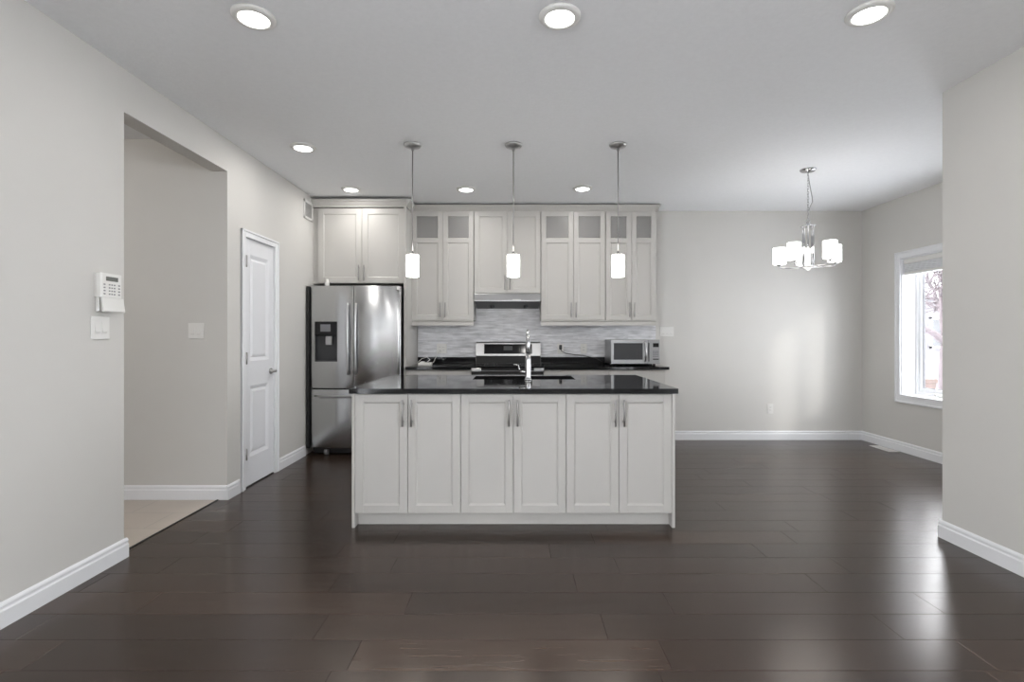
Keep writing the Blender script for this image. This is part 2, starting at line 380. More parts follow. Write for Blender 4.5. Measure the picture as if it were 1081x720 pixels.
# ------------------------------------------------------------------ dining window (window_1) and unseen side windows added for daylight, left one first (added_window_left)
w = bpy.data.objects.new('window_1', None); COL.objects.link(w); w.location = (XD, (WY0+WY1)/2, WZ0); w['kind'] = 'structure'
b = new(); cw = .07; x0, x1 = XD-.018, XD
for (y0, y1, z0, z1) in ((WY0-cw, WY0, WZ0-cw, WZ1+cw), (WY1, WY1+cw, WZ0-cw, WZ1+cw), (WY0, WY1, WZ1, WZ1+cw), (WY0, WY1, WZ0-cw, WZ0)):
    bx(b, x0, x1, y0, y1, z0, z1, .002)
for (y0, y1, z0, z1) in ((WY0-cw, WY0-cw+.02, WZ0-cw, WZ1+cw), (WY1+cw-.02, WY1+cw, WZ0-cw, WZ1+cw), (WY0-cw, WY1+cw, WZ1+cw-.02, WZ1+cw), (WY0-cw, WY1+cw, WZ0-cw, WZ0-cw+.02)):
    bx(b, x0-.008, x0+.004, y0, y1, z0, z1, .003)
obj('window_casing', b, 'trim', w)
b = new(); jx = XD+.145
bx(b, XD-.002, jx, WY1-.012, WY1, WZ0, WZ1); bx(b, XD-.002, jx, WY0, WY0+.012, WZ0, WZ1); bx(b, XD-.002, jx, WY0, WY1, WZ1-.012, WZ1); obj('window_jamb', b, 'trim', w)
b = new(); bx(b, XD-.022, jx, WY0, WY1, WZ0, WZ0+.018, .004); obj('window_sill', b, 'trim', w)
def sash_frame(bm, x0, x1, y0, y1, z0, z1, t, bev=.004):
    bx(bm, x0, x1, y0, y0+t, z0, z1, bev); bx(bm, x0, x1, y1-t, y1, z0, z1, bev)
    bx(bm, x0, x1, y0+t*.9, y1-t*.9, z0, z0+t, bev); bx(bm, x0, x1, y0+t*.9, y1-t*.9, z1-t, z1, bev)
ym = (WY0+WY1)/2
b = new(); sash_frame(b, jx, jx+.05, WY0+.012, WY1-.012, WZ0+.018, WZ1-.012, .035); bx(b, jx, jx+.05, ym-.03, ym+.03, WZ0+.04, WZ1-.04, .003); obj('window_frame', b, 'vinyl', w)
for k, (a, c) in enumerate(((WY0+.045, ym-.028), (ym+.028, WY1-.045))):
    b = new(); sash_frame(b, jx+.012, jx+.045, a, c, WZ0+.05, WZ1-.045, .042); s = obj('window_sash', b, 'vinyl', w)
    b = new(); sash_frame(b, jx+.018, jx+.04, a+.040, c-.040, WZ0+.09, WZ1-.085, .007, 0); obj('seal', b, 'seal', s)
    b = new(); bx(b, jx+.026, jx+.029, a+.042, c-.042, WZ0+.092, WZ1-.087); obj('pane', b, 'pane', s)
b = new(); bx(b, jx-.022, jx+.002, 5.10, 5.19, WZ0+.022, WZ0+.045, .006); tube(b, [(jx-.02, 5.12, WZ0+.04), (jx-.04, 5.13, WZ0+.05), (jx-.045, 5.18, WZ0+.045)], .006, 8); lathe(b, (jx-.045, 5.18, WZ0+.033), [(.01, 0), (.012, .012), (.01, .024)], 12); obj('crank_handle', b, 'white', w)
# cellular shade drawn to the top
t = thing('window_blind', 'white pleated shade raised to the top of the dining window', 'blind', (XD+.05, ym, WZ1-.012))
b = new(); bx(b, XD+.01, XD+.075, WY0+.016, WY1-.016, WZ1-.062, WZ1-.013, .004); obj('headrail', b, 'white', t)
b = new(); n = 5; zz = WZ1-.064
prof = [(XD+.02, zz)]
for k in range(n): prof += [(XD+.012, zz-.009-.018*k), (XD+.02, zz-.018-.018*k)]
prof += [(XD+.062, zz-.018*n)]
for k in reversed(range(n)): prof += [(XD+.07, zz-.009-.018*k), (XD+.062, zz-.018*k)]
prism(b, prof, 'Y', WY0+.018, WY1-.018); obj('pleats', b, 'blind', t)
b = new(); bx(b, XD+.014, XD+.068, WY0+.016, WY1-.016, zz-.018*n-.026, zz-.018*n, .004); obj('bottom_rail', b, 'white', t)

def added_window(name, xw, sg):  # unseen windows behind the camera, added to bring in daylight
    w = bpy.data.objects.new(name, None); COL.objects.link(w); w.location = (xw, (SY_0+SY_1)/2, SZ_0); w['kind'] = 'structure'
    b = new()
    for (a, c, e, f) in ((SY_0-.07, SY_0, SZ_0-.07, SZ_1+.07), (SY_1, SY_1+.07, SZ_0-.07, SZ_1+.07), (SY_0, SY_1, SZ_1, SZ_1+.07), (SY_0, SY_1, SZ_0-.07, SZ_0)): bx(b, xw, xw-sg*.018, a, c, e, f, .003)
    obj('window_casing', b, 'trim', w)
    b = new(); x0, x1 = xw+sg*.06, xw+sg*.11
    for yy in (SY_0, SY_0+1.0, SY_0+2.05, SY_1-.05): bx(b, x0, x1, yy, yy+.05, SZ_0, SZ_1, .003)
    bx(b, x0, x1, SY_0, SY_1, SZ_0, SZ_0+.05, .003); bx(b, x0, x1, SY_0, SY_1, SZ_1-.05, SZ_1, .003); obj('window_frame', b, 'vinyl', w)
    b = new(); bx(b, xw+sg*.083, xw+sg*.087, SY_0+.02, SY_1-.02, SZ_0+.02, SZ_1-.02); obj('pane', b, 'pane', w)
added_window('added_window_left', XL, -1); added_window('added_window_right', XR, 1)

# ------------------------------------------------------------------ cabinet builders
def shaker(name, parent, x0, x1, z0, z1, yf, handle=None, hz=None, hl=.16, pane=None, fr=.052, rad=.0065):
    """door facing -Y with its face at yf; handle = x of a bar handle; pane = z of the glass light's lower edge"""
    th = .020; g = .0015; x0 += g; x1 -= g; z0 += g; z1 -= g
    b = new(); bv = .0016
    bx(b, x0, x0+fr, yf, yf+th, z0, z1, bv); bx(b, x1-fr, x1, yf, yf+th, z0, z1, bv)
    bx(b, x0+fr-.001, x1-fr+.001, yf+.0003, yf+th, z0, z0+fr, bv); bx(b, x0+fr-.001, x1-fr+.001, yf+.0003, yf+th, z1-fr, z1, bv)
    lo = z0+fr; hi = z1-fr
    if pane: bx(b, x0+fr-.001, x1-fr+.001, yf+.0003, yf+th, pane-fr, pane, bv); hi = pane-fr
    a, c = x0+fr, x1-fr; w = .009
    bx(b, a-.002, c+.002, yf+.010, yf+.016, lo-.002, hi+.002)
    o = [(a, lo), (c, lo), (c, hi), (a, hi)]; i = [(a+w, lo+w), (c-w, lo+w), (c-w, hi-w), (a+w, hi-w)]
    for k in range(4):
        n = (k+1) % 4
        quad(b, [(o[k][0], yf+.004, o[k][1]), (o[n][0], yf+.004, o[n][1]), (i[n][0], yf+.0099, i[n][1]), (i[k][0], yf+.0099, i[k][1])])
    d = obj(name, b, 'cab', parent)
    if pane:
        b = new(); bx(b, a-.002, c+.002, yf+.009, yf+.013, pane-.002, z1-fr+.002); obj('glass_pane', b, 'cabglass', d, 'grey frosted glass light')
    if handle is not None:
        b = new(); hy = yf-.032
        lathe(b, (handle, hy, hz), [(rad*.8, 0), (rad, .002), (rad, hl-.002), (rad*.8, hl)], 12)
        for zz in (hz+hl*.17, hz+hl*.83): tube(b, [(handle, yf+.001, zz), (handle, hy, zz)], rad*.8, 8)
        obj('handle', b, 'nickel', d)
    return d
def drawer(parent, x0, x1, z0, z1, yf):
    g = .0015; b = new(); bx(b, x0+g, x1-g, yf, yf+.02, z0+g, z1-g, .002)
    d = obj('drawer', b, 'cab', parent)
    b = new(); xm = (x0+x1)/2; lathe(b, (xm-.08, yf-.03, (z0+z1)/2), [(.0055, 0), (.0055, .16)], 10, 'X')
    for s in (-.055, .055): tube(b, [(xm+s, yf+.001, (z0+z1)/2), (xm+s, yf-.03, (z0+z1)/2)], .0045, 8)
    obj('handle', b, 'nickel', d)

# ------------------------------------------------------------------ island
IX0, IX1, IYF = -1.058, 1.033, 3.31
CT, CB = .904, .872
dx = (1.0126+1.038)/6
names = ['left cabinet of the island below the black countertop, two shaker doors', 'middle cabinet of the island in line with the faucet, two shaker doors', 'right cabinet of the island nearest the dining area, two shaker doors']
for k in range(3):
    x0 = -1.038+2*dx*k; x1 = x0+2*dx
    t = thing('island_cabinet', 'white '+names[k], 'cabinet', ((x0+x1)/2, IYF+.2, .09), 'island cabinets')
    b = new(); bx(b, x0, x1, IYF+.0215, 3.72, .085, CB-.002); obj('body', b, 'cab', t)
    for s in (0, 1):
        xa = x0+s*dx; xb = xa+dx
        hx = xb-.028 if s == 0 else xa+.028
        shaker('door', t, xa, xb, .093, .866, IYF, handle=hx, hz=.66, hl=.172)
for s, (a, c) in enumerate(((IX0, -1.0385), (1.0131, IX1))):
    b = new(); bx(b, a, c, IYF-.002, 4.36, 0, CB-.001, .0015)
    tag(obj('end_panel', b, 'cab'), 'plain white %s end panel of the kitchen island' % ('left' if s == 0 else 'right'), 'panel')
b = new(); bx(b, -1.037, 1.0117, 3.375, 3.392, 0, .084, .001); tag(obj('toe_kick_board', b, 'cab'), 'long white toe kick board below the island doors', 'board')
# kitchen side of the island
for (a, c, lab) in ((-1.037, -.42, 'white base cabinet on the kitchen side of the island, left of the sink'), (.56, 1.012, 'white base cabinet on the kitchen side of the island, right of the sink')):
    t = thing('base_cabinet', lab, 'cabinet', ((a+c)/2, 4.0, 0))
    b = new(); bx(b, a, c, 3.74, 4.33, .09, CB-.002); bx(b, a, c, 3.8, 4.27, 0, .09); obj('body', b, 'cab', t)
    b = new(); bx(b, a+.002, c-.002, 4.331, 4.351, .10, CB-.008, .002); obj('door', b, 'cab', t)
b = new(); bx(b, -.418, .558, 3.74, 3.76, .09, CB-.002); bx(b, -.418, .558, 3.78, 4.33, .09, .6); bx(b, -.418, .558, 4.31, 4.33, .6, CB-.002); bx(b, -.418, .558, 3.8, 4.27, 0, .09)
tag(obj('sink_cabinet', b, 'cab'), 'white cabinet under the sink on the kitchen side of the island', 'cabinet')
SX0, SX1, SY0, SY1 = -.33, .47, 3.98, 4.33
def slab_hole(bm, x0, x1, y0, y1, z0, z1, hx0, hx1, hy0, hy1):
    xs = [x0, hx0, hx1, x1]; ys = [y0, hy0, hy1, y1]
    for z in (z0, z1):
        V = {}
        for i in range(4):
            for j in range(4): V[i, j] = bm.verts.new((xs[i], ys[j], z))
        for i in range(3):
            for j in range(3):
                if (i, j) != (1, 1): bm.faces.new((V[i, j], V[i+1, j], V[i+1, j+1], V[i, j+1]))
    def wall(x0, y0, x1, y1): quad(bm, [(x0, y0, z0), (x1, y1, z0), (x1, y1, z1), (x0, y0, z1)])
    for (xa, xb, ya, yb) in ((x0, x1, y0, y1), (hx0, hx1, hy0, hy1)):
        wall(xa, ya, xb, ya); wall(xb, ya, xb, yb); wall(xb, yb, xa, yb); wall(xa, yb, xa, ya)
    bmesh.ops.remove_doubles(bm, verts=bm.verts, dist=.0001)
b = new(); slab_hole(b, -1.068, 1.046, 3.278, 4.455, CB, CT, SX0, SX1, SY0, SY1)
o = obj('island_countertop', b, 'granite'); tag(o, 'glossy black granite countertop of the kitchen island with sink cutout', 'countertop')
bv = o.modifiers.new('edge', 'BEVEL'); bv.width = .003; bv.segments = 2; bv.limit_method = 'ANGLE'
t = thing('sink', 'black undermount sink set in the island countertop behind the faucet', 'sink', (.07, 4.15, .68))
b = new(); a0, a1, c0, c1, zb = SX0-.004, SX1+.004, SY0-.004, SY1+.004, .69
bx(b, a0-.012, a0, c0-.012, c1+.012, zb-.012, CB-.001); bx(b, a1, a1+.012, c0-.012, c1+.012, zb-.012, CB-.001)
bx(b, a0, a1, c0-.012, c0, zb-.012, CB-.001); bx(b, a0, a1, c1, c1+.012, zb-.012, CB-.001); bx(b, a0, a1, c0, c1, zb-.012, zb); obj('basin', b, 'sinkm', t)
b = new(); lathe(b, (.07, 4.15, zb), [(.045, 0), (.045, .003), (.03, .004)], 20); obj('drain', b, 'chrome', t)
# faucet
FX, FY = .098, 3.93
t = thing('faucet', 'tall chrome gooseneck faucet with side lever standing on the island', 'faucet', (FX, FY, CT))
b = new(); lathe(b, (FX, FY, CT), [(.027, 0), (.027, .006), (.023, .012), (.0195, .03), (.0225, .10), (.021, .15), (.0185, .20)], 24); obj('body', b, 'chrome', t)
b = new(); pts = [(FX, FY, CT+.12), (FX, FY, CT+.29)]
for k in range(1, 10):
    a = PI*k/10*1.05; pts.append((FX, FY+.09-.09*math.cos(a), CT+.29+.09*math.sin(a)))
tube(b, pts, [.0185, .0145]+[.012]*9, 14); obj('spout', b, 'chrome', t)
b = new(); e = pts[-1]; tube(b, [e, (e[0], e[1]+.002, e[2]-.04), (e[0], e[1]+.004, e[2]-.10)], [.012, .0155, .018], 14); obj('spray_head', b, 'chrome', t)
b = new(); tube(b, [(FX-.01, FY, CT+.06), (FX-.065, FY, CT+.062)], .010, 12); tube(b, [(FX-.062, FY, CT+.058), (FX-.068, FY, CT+.085), (FX-.075, FY-.002, CT+.115), (FX-.11, FY-.004, CT+.118)], [.009, .007, .0055, .005], 10); obj('lever', b, 'chrome', t)

# ------------------------------------------------------------------ back run: base cabinets, counters, backsplash
YF = 5.45; KT, KB = .915, .885
t = thing('base_cabinet', 'white base cabinet between the fridge panel and the range', 'cabinet', (-.83, 5.8, 0))
b = new(); bx(b, -1.165, -.467, YF+.021, 6.10, .10, KB-.002); bx(b, -1.165, -.467, YF+.08, 6.1, 0, .1); obj('body', b, 'cab', t)
drawer(t, -1.16, -.47, .72, KB-.008, YF); shaker('door', t, -1.16, -.815, .105, .715, YF, -.845, .54, .15); shaker('door', t, -.815, -.47, .105, .715, YF, -.785, .54, .15)
for (a, c, lab) in ((.302, .994, 'white base cabinet just right of the range'), (.996, 1.60, 'white base cabinet at the right end of the back counter, below the microwave')):
    t = thing('base_cabinet', lab, 'cabinet', ((a+c)/2, 5.8, 0))
    b = new(); bx(b, a, c, YF+.021, 6.10, .10, KB-.002); bx(b, a, c, YF+.08, 6.1, 0, .1); obj('body', b, 'cab', t)
    m_ = (a+c)/2
    drawer(t, a, c, .72, KB-.008, YF); shaker('door', t, a, m_, .105, .715, YF, m_-.03, .54, .15); shaker('door', t, m_, c, .105, .715, YF, m_+.03, .54, .15)
for (a, c, lab) in ((-1.165, -.467, 'short black back countertop left of the range'), (.302, 1.632, 'long black back countertop right of the range, carrying the microwave')):
    t = thing('back_countertop', lab, 'countertop', ((a+c)/2, 5.8, KB))
    b = new(); bx(b, a, c, 5.415, YB-.003, KB, KT, .003, 2); obj('slab', b, 'granite', t)
    b = new(); bx(b, a, c, YB-.023, YB-.003, KT+.0003, .992, .0015); obj('upstand', b, 'granite', t)
b = new(); bx(b, -1.165, 1.68, YB-.011, YB-.001, .992, 1.43); bx(b, -.47, .30, YB-.011, YB-.001, 1.43, 1.70)
o = obj('backsplash', b, 'mosaic'); tag(o, 'grey and white linear mosaic tile backsplash behind the range', 'backsplash')

# ------------------------------------------------------------------ range
RX0, RX1 = -.462, .297; rm = (RX0+RX1)/2
t = thing('range', 'stainless steel electric range with black glass top between the back counters', 'stove', (rm, 5.75, 0))
b = new(); bx(b, RX0, RX1, 5.44, 6.09, .03, .90); bx(b, RX0+.03, RX1-.03, 5.5, 6.05, 0, .03); obj('body', b, 'steel', t)
b = new(); bx(b, RX0-.002, RX1+.002, 5.385, 6.05, .901, .921, .004, 2); obj('cooktop', b, 'blackglass', t)
b = new(); bx(b, RX0, RX0+.10, 5.372, 5.384, .868, .905, .003); bx(b, RX1-.10, RX1, 5.372, 5.384, .868, .905, .003); bx(b, RX0+.1, RX1-.1, 5.378, 5.384, .872, .876); obj('front_trim', b, 'steel', t)
b = new(); bx(b, RX0, RX1, 5.386, 5.44, .78, .899, .003); obj('front_rail', b, 'gap', t)
for (cx, cy, r) in ((-.28, 5.56, .10), (.11, 5.56, .08), (-.28, 5.86, .075), (.11, 5.86, .10)):
    b = new(); n = 36
    for rr in (r, r*.6):
        i = [b.verts.new((cx+(rr-.004)*math.cos(2*PI*k/n), cy+(rr-.004)*math.sin(2*PI*k/n), .9215)) for k in range(n)]
        o_ = [b.verts.new((cx+rr*math.cos(2*PI*k/n), cy+rr*math.sin(2*PI*k/n), .9215)) for k in range(n)]
        for k in range(n): b.faces.new((i[k], o_[k], o_[(k+1) % n], i[(k+1) % n]))
    obj('burner_ring', b, 'midgrey', t)
b = new(); prism(b, [(5.985, .921), (6.0, 1.01), (6.035, 1.16), (6.05, 1.175), (6.10, 1.175), (6.10, .921)], 'X', RX0, RX1); bg_ = obj('backguard', b, 'steel', t)
b = new(); prism(b, [(5.98, .9215), (5.994, 1.012), (6.0, 1.012), (5.99, .9215)], 'X', RX0+.001, RX1-.001); obj('vent_strip', b, 'gap', t)
b = new(); prism(b, [(6.0025, 1.034), (6.029, 1.148), (6.04, 1.148), (6.02, 1.034)], 'X', RX0+.095, RX1-.10); cp = obj('control_panel', b, 'blackglass', bg_)
b = new(); prism(b, [(6.0110, 1.075), (6.0226, 1.125), (6.026, 1.125), (6.0144, 1.075)], 'X', rm-.055, rm+.05); obj('display', b, 'darkgrey', bg_)
b = new(); bx(b, RX0+.01, RX1-.01, 5.405, 5.44, .22, .76, .004); dr = obj('oven_door', b, 'steel', t)
b = new(); bx(b, RX0+.12, RX1-.12, 5.4, 5.405, .34, .62, .002); obj('oven_window', b, 'blackglass', dr)
b = new(); tube(b, [(RX0+.04, 5.36, .71), (RX1-.04, 5.36, .71)], .011, 12)
for xx in (RX0+.07, RX1-.07): tube(b, [(xx, 5.406, .71), (xx, 5.36, .71)], .008, 8)
obj('handle', b, 'steel', dr)
b = new(); bx(b, RX0+.01, RX1-.01, 5.41, 5.44, .04, .21, .004); obj('drawer', b, 'steel', t)

# ------------------------------------------------------------------ upper cabinets
UY = 5.78; UZ0, UZ1 = 1.42, 2.652
def X(px, y=UY): return (px-544)*y/540
def upper(name, lab, xs, z0, pane, grp=None, group_h=None):
    a, c = xs[0], xs[-1]
    t = thing(name, lab, 'cabinet', ((a+c)/2, 5.95, z0), 'wall cabinets over the back counter')
    b = new(); y0 = UY+.021; y1 = YB-.003; s = .018
    bx(b, a, a+s, y0, y1, z0, UZ1+.02); bx(b, c-s, c, y0, y1, z0, UZ1+.02); bx(b, a+s, c-s, y0, y1, z0, z0+s)
    bx(b, a+s, c-s, y0, y1, UZ1+.002, UZ1+.02); bx(b, a+s, c-s, y1-.01, y1, z0+s, UZ1+.002)
    if pane: bx(b, a+s, c-s, y0, y1-.01, pane-.045, pane-.027)
    obj('body', b, 'cab', t)
    for k in range(2):
        x0, x1 = xs[k], xs[k+1]
        hx = x1-.028 if k == 0 else x0+.028
        shaker('door', t, x0, x1, z0+.002, UZ1, UY, hx, z0+.035, .165, pane=pane, fr=.055)
    return t
xA = [X(434.6), X(467.6), X(500)]; xB = [X(500.4), X(535.6), X(570.8)]; xC = [X(571.2), X(605.4), X(639)]; xD = [X(639.4), X(666.8), X(692.6)]
PZ = 2.352
upper('wall_cabinet', 'tall white wall cabinet left of the range hood, frosted panes on top', xA, UZ0, PZ)
upper('wall_cabinet', 'short white wall cabinet directly above the range hood', xB, 1.727, None)
upper('wall_cabinet', 'tall white wall cabinet just right of the range hood, frosted panes on top', xC, UZ0, PZ)
upper('wall_cabinet', 'narrow tall white wall cabinet above the microwave, rightmost of the row', xD, UZ0, PZ)
CP = [(0, 0), (.010, 0), (.014, .012), (.022, .02), (.034, .044), (.042, .05), (.045, .06), (.045, .068), (0, .068)]   # crown profile (out, up)
b = new(); z0 = 2.654
prism(b, [(UY+.02-d, z0+z) for d, z in CP], 'X', X(434.6)+.001, xD[2]+.03)
prism(b, [(xD[2]+.002+d, z0+z) for d, z in CP], 'Y', UY-.02, YB-.003)
tag(obj('crown_molding', b, 'cab'), 'long white crown molding topping the wall cabinets right of the fridge', 'molding')
for (a, c, lab) in ((xA[0], xA[2], 'short white light rail below the wall cabinet left of the hood'), (xC[0], xD[2], 'long white light rail below the wall cabinets right of the hood')):
    b = new(); prism(b, [(UY+.004, UZ0-.058), (UY+.02, UZ0-.058), (UY+.02, UZ0-.001), (UY+.002, UZ0-.001), (UY-.004, UZ0-.006), (UY+.004, UZ0-.018)], 'X', a, c)
    tag(obj('light_rail', b, 'cab'), lab, 'molding')
# hood
t = thing('range_hood', 'slim stainless steel range hood over the stove', 'range hood', (rm, 5.95, 1.62))
b = new(); a, c = xB[0]-.0+.002, xB[2]-.002
prism(b, [(5.738, 1.636), (5.738, 1.642), (5.756, 1.712), (5.765, 1.724), (YB-.013, 1.724), (YB-.013, 1.585)], 'X', a, c); obj('hood_body', b, 'steel', t)
b = new(); prism(b, [(5.765, 1.634), (5.765, 1.637), (YB-.02, 1.584), (YB-.02, 1.570), (5.80, 1.622)], 'X', a+.01, c-.01); obj('filter', b, 'black', t, 'black underside filter')
b = new(); bx(b, X(541, 5.75), X(550, 5.75), 5.737, 5.75, 1.646, 1.656, .001); obj('switch_panel', b, 'white', t)
for xx in (-.27, .12):
    b = new(); lathe(b, (xx, 5.97, 1.578), [(.022, -.014), (.026, 0), (.026, .02)], 16); obj('lamp_lens', b, 'darkgrey', t)
# ------------------------------------------------------------------ fridge surround
t = thing('fridge_cabinet', 'white two door cabinet above the stainless refrigerator', 'cabinet', (-1.68, 5.8, 1.8))
FYc = 5.52; fa, fb = XL+.055, -1.197
b = new(); bx(b, fa, fb, FYc+.021, YB-.003, 1.812, 2.63); bx(b, XL+.002, fa, FYc+.03, FYc+.05, 1.812, 2.63); obj('body', b, 'cab', t)
fm = X(382, FYc)
shaker('door', t, fa+.004, fm, 1.814, 2.622, FYc, fm-.028, 1.84, .165, fr=.06); shaker('door', t, fm, fb-.002, 1.814, 2.622, FYc, fm+.03, 1.84, .165, fr=.06)
b = new(); bx(b, -1.196, -1.170, 5.48, YB-.003, 0, 2.63, .001); tag(obj('fridge_side_panel', b, 'cab'), 'tall narrow white panel standing to the right of the refrigerator', 'panel')
b = new(); z0 = 2.632
prism(b, [(FYc+.0-d, z0+z*1.2) for d, z in CP]+[(FYc+.02, z0+.0816), (FYc+.02, z0)], 'X', XL+.002, -1.17)
prism(b, [(-1.17+d, z0+z*1.2) for d, z in CP], 'Y', FYc-.04, UY-.03)
tag(obj('crown_molding', b, 'cab'), 'white crown molding on top of the cabinet above the fridge', 'molding')
# refrigerator
RA, RB_, RF = -2.150, -1.202, 5.315
t = thing('refrigerator', 'stainless steel french door refrigerator with water dispenser and bottom freezer', 'refrigerator', ((RA+RB_)/2, 5.7, 0))
b = new(); bx(b, RA+.012, RB_-.008, RF+.085, 6.06, .03, 1.765, .004); obj('body', b, 'black', t)
b = new(); bx(b, RA-.030, RA-.002, RF+.018, RF+.30, .07, 1.762, .003); obj('gap_shade_strip', b, 'black', t, 'black strip standing in for the shaded gap by the wall')  # black strip paints the shade between fridge door and wall
def bowed(x0, x1, z0, z1, yf, yb, bulge, edge_l, edge_r, cx0, cx1, hole=None):
    """door with a face bowed towards -Y as one gentle arc over cx0..cx1 and rounded outer edge"""
    b = new(); n = 24; xs = [x0+(x1-x0)*k/n for k in range(n+1)]
    for e in (edge_l, edge_r):
        pass
    def yy(x):
        u = (x-(cx0+cx1)/2)/((cx1-cx0)/2); y = yf+bulge*u*u
        if edge_r and x > x1-edge_r: q = (x-(x1-edge_r))/edge_r; y += edge_r*.8*(1-math.sqrt(max(0, 1-q*q)))
        if edge_l and x < x0+edge_l: q = ((x0+edge_l)-x)/edge_l; y += edge_l*.8*(1-math.sqrt(max(0, 1-q*q)))
        return y
    for ed, s in ((edge_r, 1), (edge_l, -1)):
        if ed:
            base = x1 if s > 0 else x0
            xs += [base-s*ed*k for k in (.03, .1, .2, .35, .5, .65, .8, 1)]
    if hole: xs += [hole[0], hole[1]]
    xs = sorted(set(round(x, 5) for x in xs))
    zs = [z0, z0+.006, z1-.006, z1]
    if hole: zs = sorted(zs+[hole[2], hole[3]])
    V = {}
    for i, x in enumerate(xs):
        for j, z in enumerate(zs):
            ins = .004 if j in (0, len(zs)-1) else 0
            V[i, j] = b.verts.new((x, yy(x)+ins, z))
    for i in range(len(xs)-1):
        for j in range(len(zs)-1):
            if hole and hole[0]-1e-4 <= xs[i] and xs[i+1] <= hole[1]+1e-4 and hole[2]-1e-4 <= zs[j] and zs[j+1] <= hole[3]+1e-4: continue
            f = b.faces.new((V[i, j], V[i+1, j], V[i+1, j+1], V[i, j+1])); f.smooth = True
    N, K = len(xs)-1, len(zs)-1
    B = {(i, j): b.verts.new((xs[i], yb, zs[j])) for i in (0, N) for j in (0, K)}
    b.faces.new([V[0, j] for j in range(K+1)]+[B[0, K], B[0, 0]]); b.faces.new([V[N, j] for j in range(K+1)]+[B[N, K], B[N, 0]])
    b.faces.new([V[i, 0] for i in range(N+1)]+[B[N, 0], B[0, 0]]); b.faces.new([V[i, K] for i in range(N+1)]+[B[N, K], B[0, K]])
    b.faces.new((B[0, 0], B[N, 0], B[N, K], B[0, K]))
    return b
xs_ = (373.2-544)*RF/540; ZS = .69
hx0, hx1, hz0, hz1 = (332-544)*RF/540, (355.6-544)*RF/540, 1.24-26.7*RF/540, 1.24+15.6*RF/540
dl = obj('door', bowed(RA, xs_-.002, ZS+.006, 1.767, RF, RF+.08, .045, .012, .006, RA, RB_, (hx0, hx1, hz0, hz1)), 'steelv', t)
drr = obj('door', bowed(xs_+.002, RB_, ZS+.006, 1.767, RF, RF+.08, .045, .006, .03, RA, RB_), 'steelv', t)
fz = obj('freezer_drawer', bowed(RA, RB_, .075, ZS-.004, RF, RF+.08, .045, .012, .03, RA, RB_), 'steelv', t)
b = new(); bx(b, RA+.03, RB_-.03, RF+.07, RF+.1, .012, .073); obj('kick_grille', b, 'black', t)
for xx in (RA+.17, RB_-.17):
    b = new(); lathe(b, (xx-.02, RF+.05, .028), [(.027, 0), (.027, .04)], 16, 'X'); obj('roller', b, 'midgrey', t)
# dispenser: a recess set into the left door
ds = new(); yd = RF+.014
bx(ds, hx0, hx1, yd+.045, yd+.05, hz0, hz1); bx(ds, hx0, hx0+.005, yd-.004, yd+.045, hz0, hz1); bx(ds, hx1-.005, hx1, yd-.012, yd+.045, hz0, hz1)
bx(ds, hx0+.005, hx1-.005, yd-.003, yd+.045, hz0, hz0+.012); dsp = obj('dispenser', ds, 'darkgrey', dl, 'dark recessed water and ice dispenser')
hm = hz1-.145
b = new(); bx(b, hx0+.001, hx1-.001, yd-.014, yd+.03, hm, hz1-.001, .004); 
obj('hood_panel', b, 'black', dsp) if False else None
if True:
    o = obj('dispenser_panel', b, 'blackglass', dl)
b = new(); xm = (hx0+hx1)/2; bx(b, xm-.055, xm+.05, yd-.0155, yd-.013, hz1-.105, hz1-.03); obj('dispenser_display', b, 'midgrey', dl)
b = new(); bx(b, xm-.012, xm+.055, yd+.005, yd+.03, hm-.10, hm-.005, .006); obj('dispenser_paddle', b, 'steel', dl)
def bar_handle(parent, x, z0, z1, y, bow):
    b = new(); n = 14; pts = []
    for k in range(n+1):
        u = k/n; pts.append((x, y-.018-bow*math.sin(PI*u), z0+(z1-z0)*u))
    tube(b, pts, [.011]+[.012]*(n-1)+[.011], 12)
    for z in (z0+.015, z1-.015): tube(b, [(x, y+.012, z), (x, y-.024, z)], .009, 8)
    obj('handle', b, 'chrome' if False else 'steel', parent)
bar_handle(dl, xs_-.052, .842, 1.584, RF-.0, .032); bar_handle(drr, xs_+.03, .842, 1.584, RF-.0, .032)
b = new(); zz = .622; pts = []
for k in range(17):
    u = k/16; pts.append((RA+.07+(RB_-RA-.14)*u, RF-.018-.03*math.sin(PI*u), zz))
tube(b, pts, .011, 12)
for xx in (RA+.085, RB_-.085): tube(b, [(xx, RF+.03, zz), (xx, RF-.022, zz)], .009, 8)
obj('handle', b, 'steel', fz)
b = new(); bx(b, RB_-.035, RB_-.008, RF+.012, RF+.022, 1.725, 1.758, .001); obj('sticker', b, 'white', drr, 'small white and black sticker')
b = new(); lathe(b, (-2.015, 5.48, 1.767), [(.022, 0), (.024, .004), (.024, .045), (.014, .06), (.014, .082), (.010, .085)], 18)
tag(obj('plastic_bottle', b, 'white'), 'small white bottle on top of the refrigerator', 'bottle')

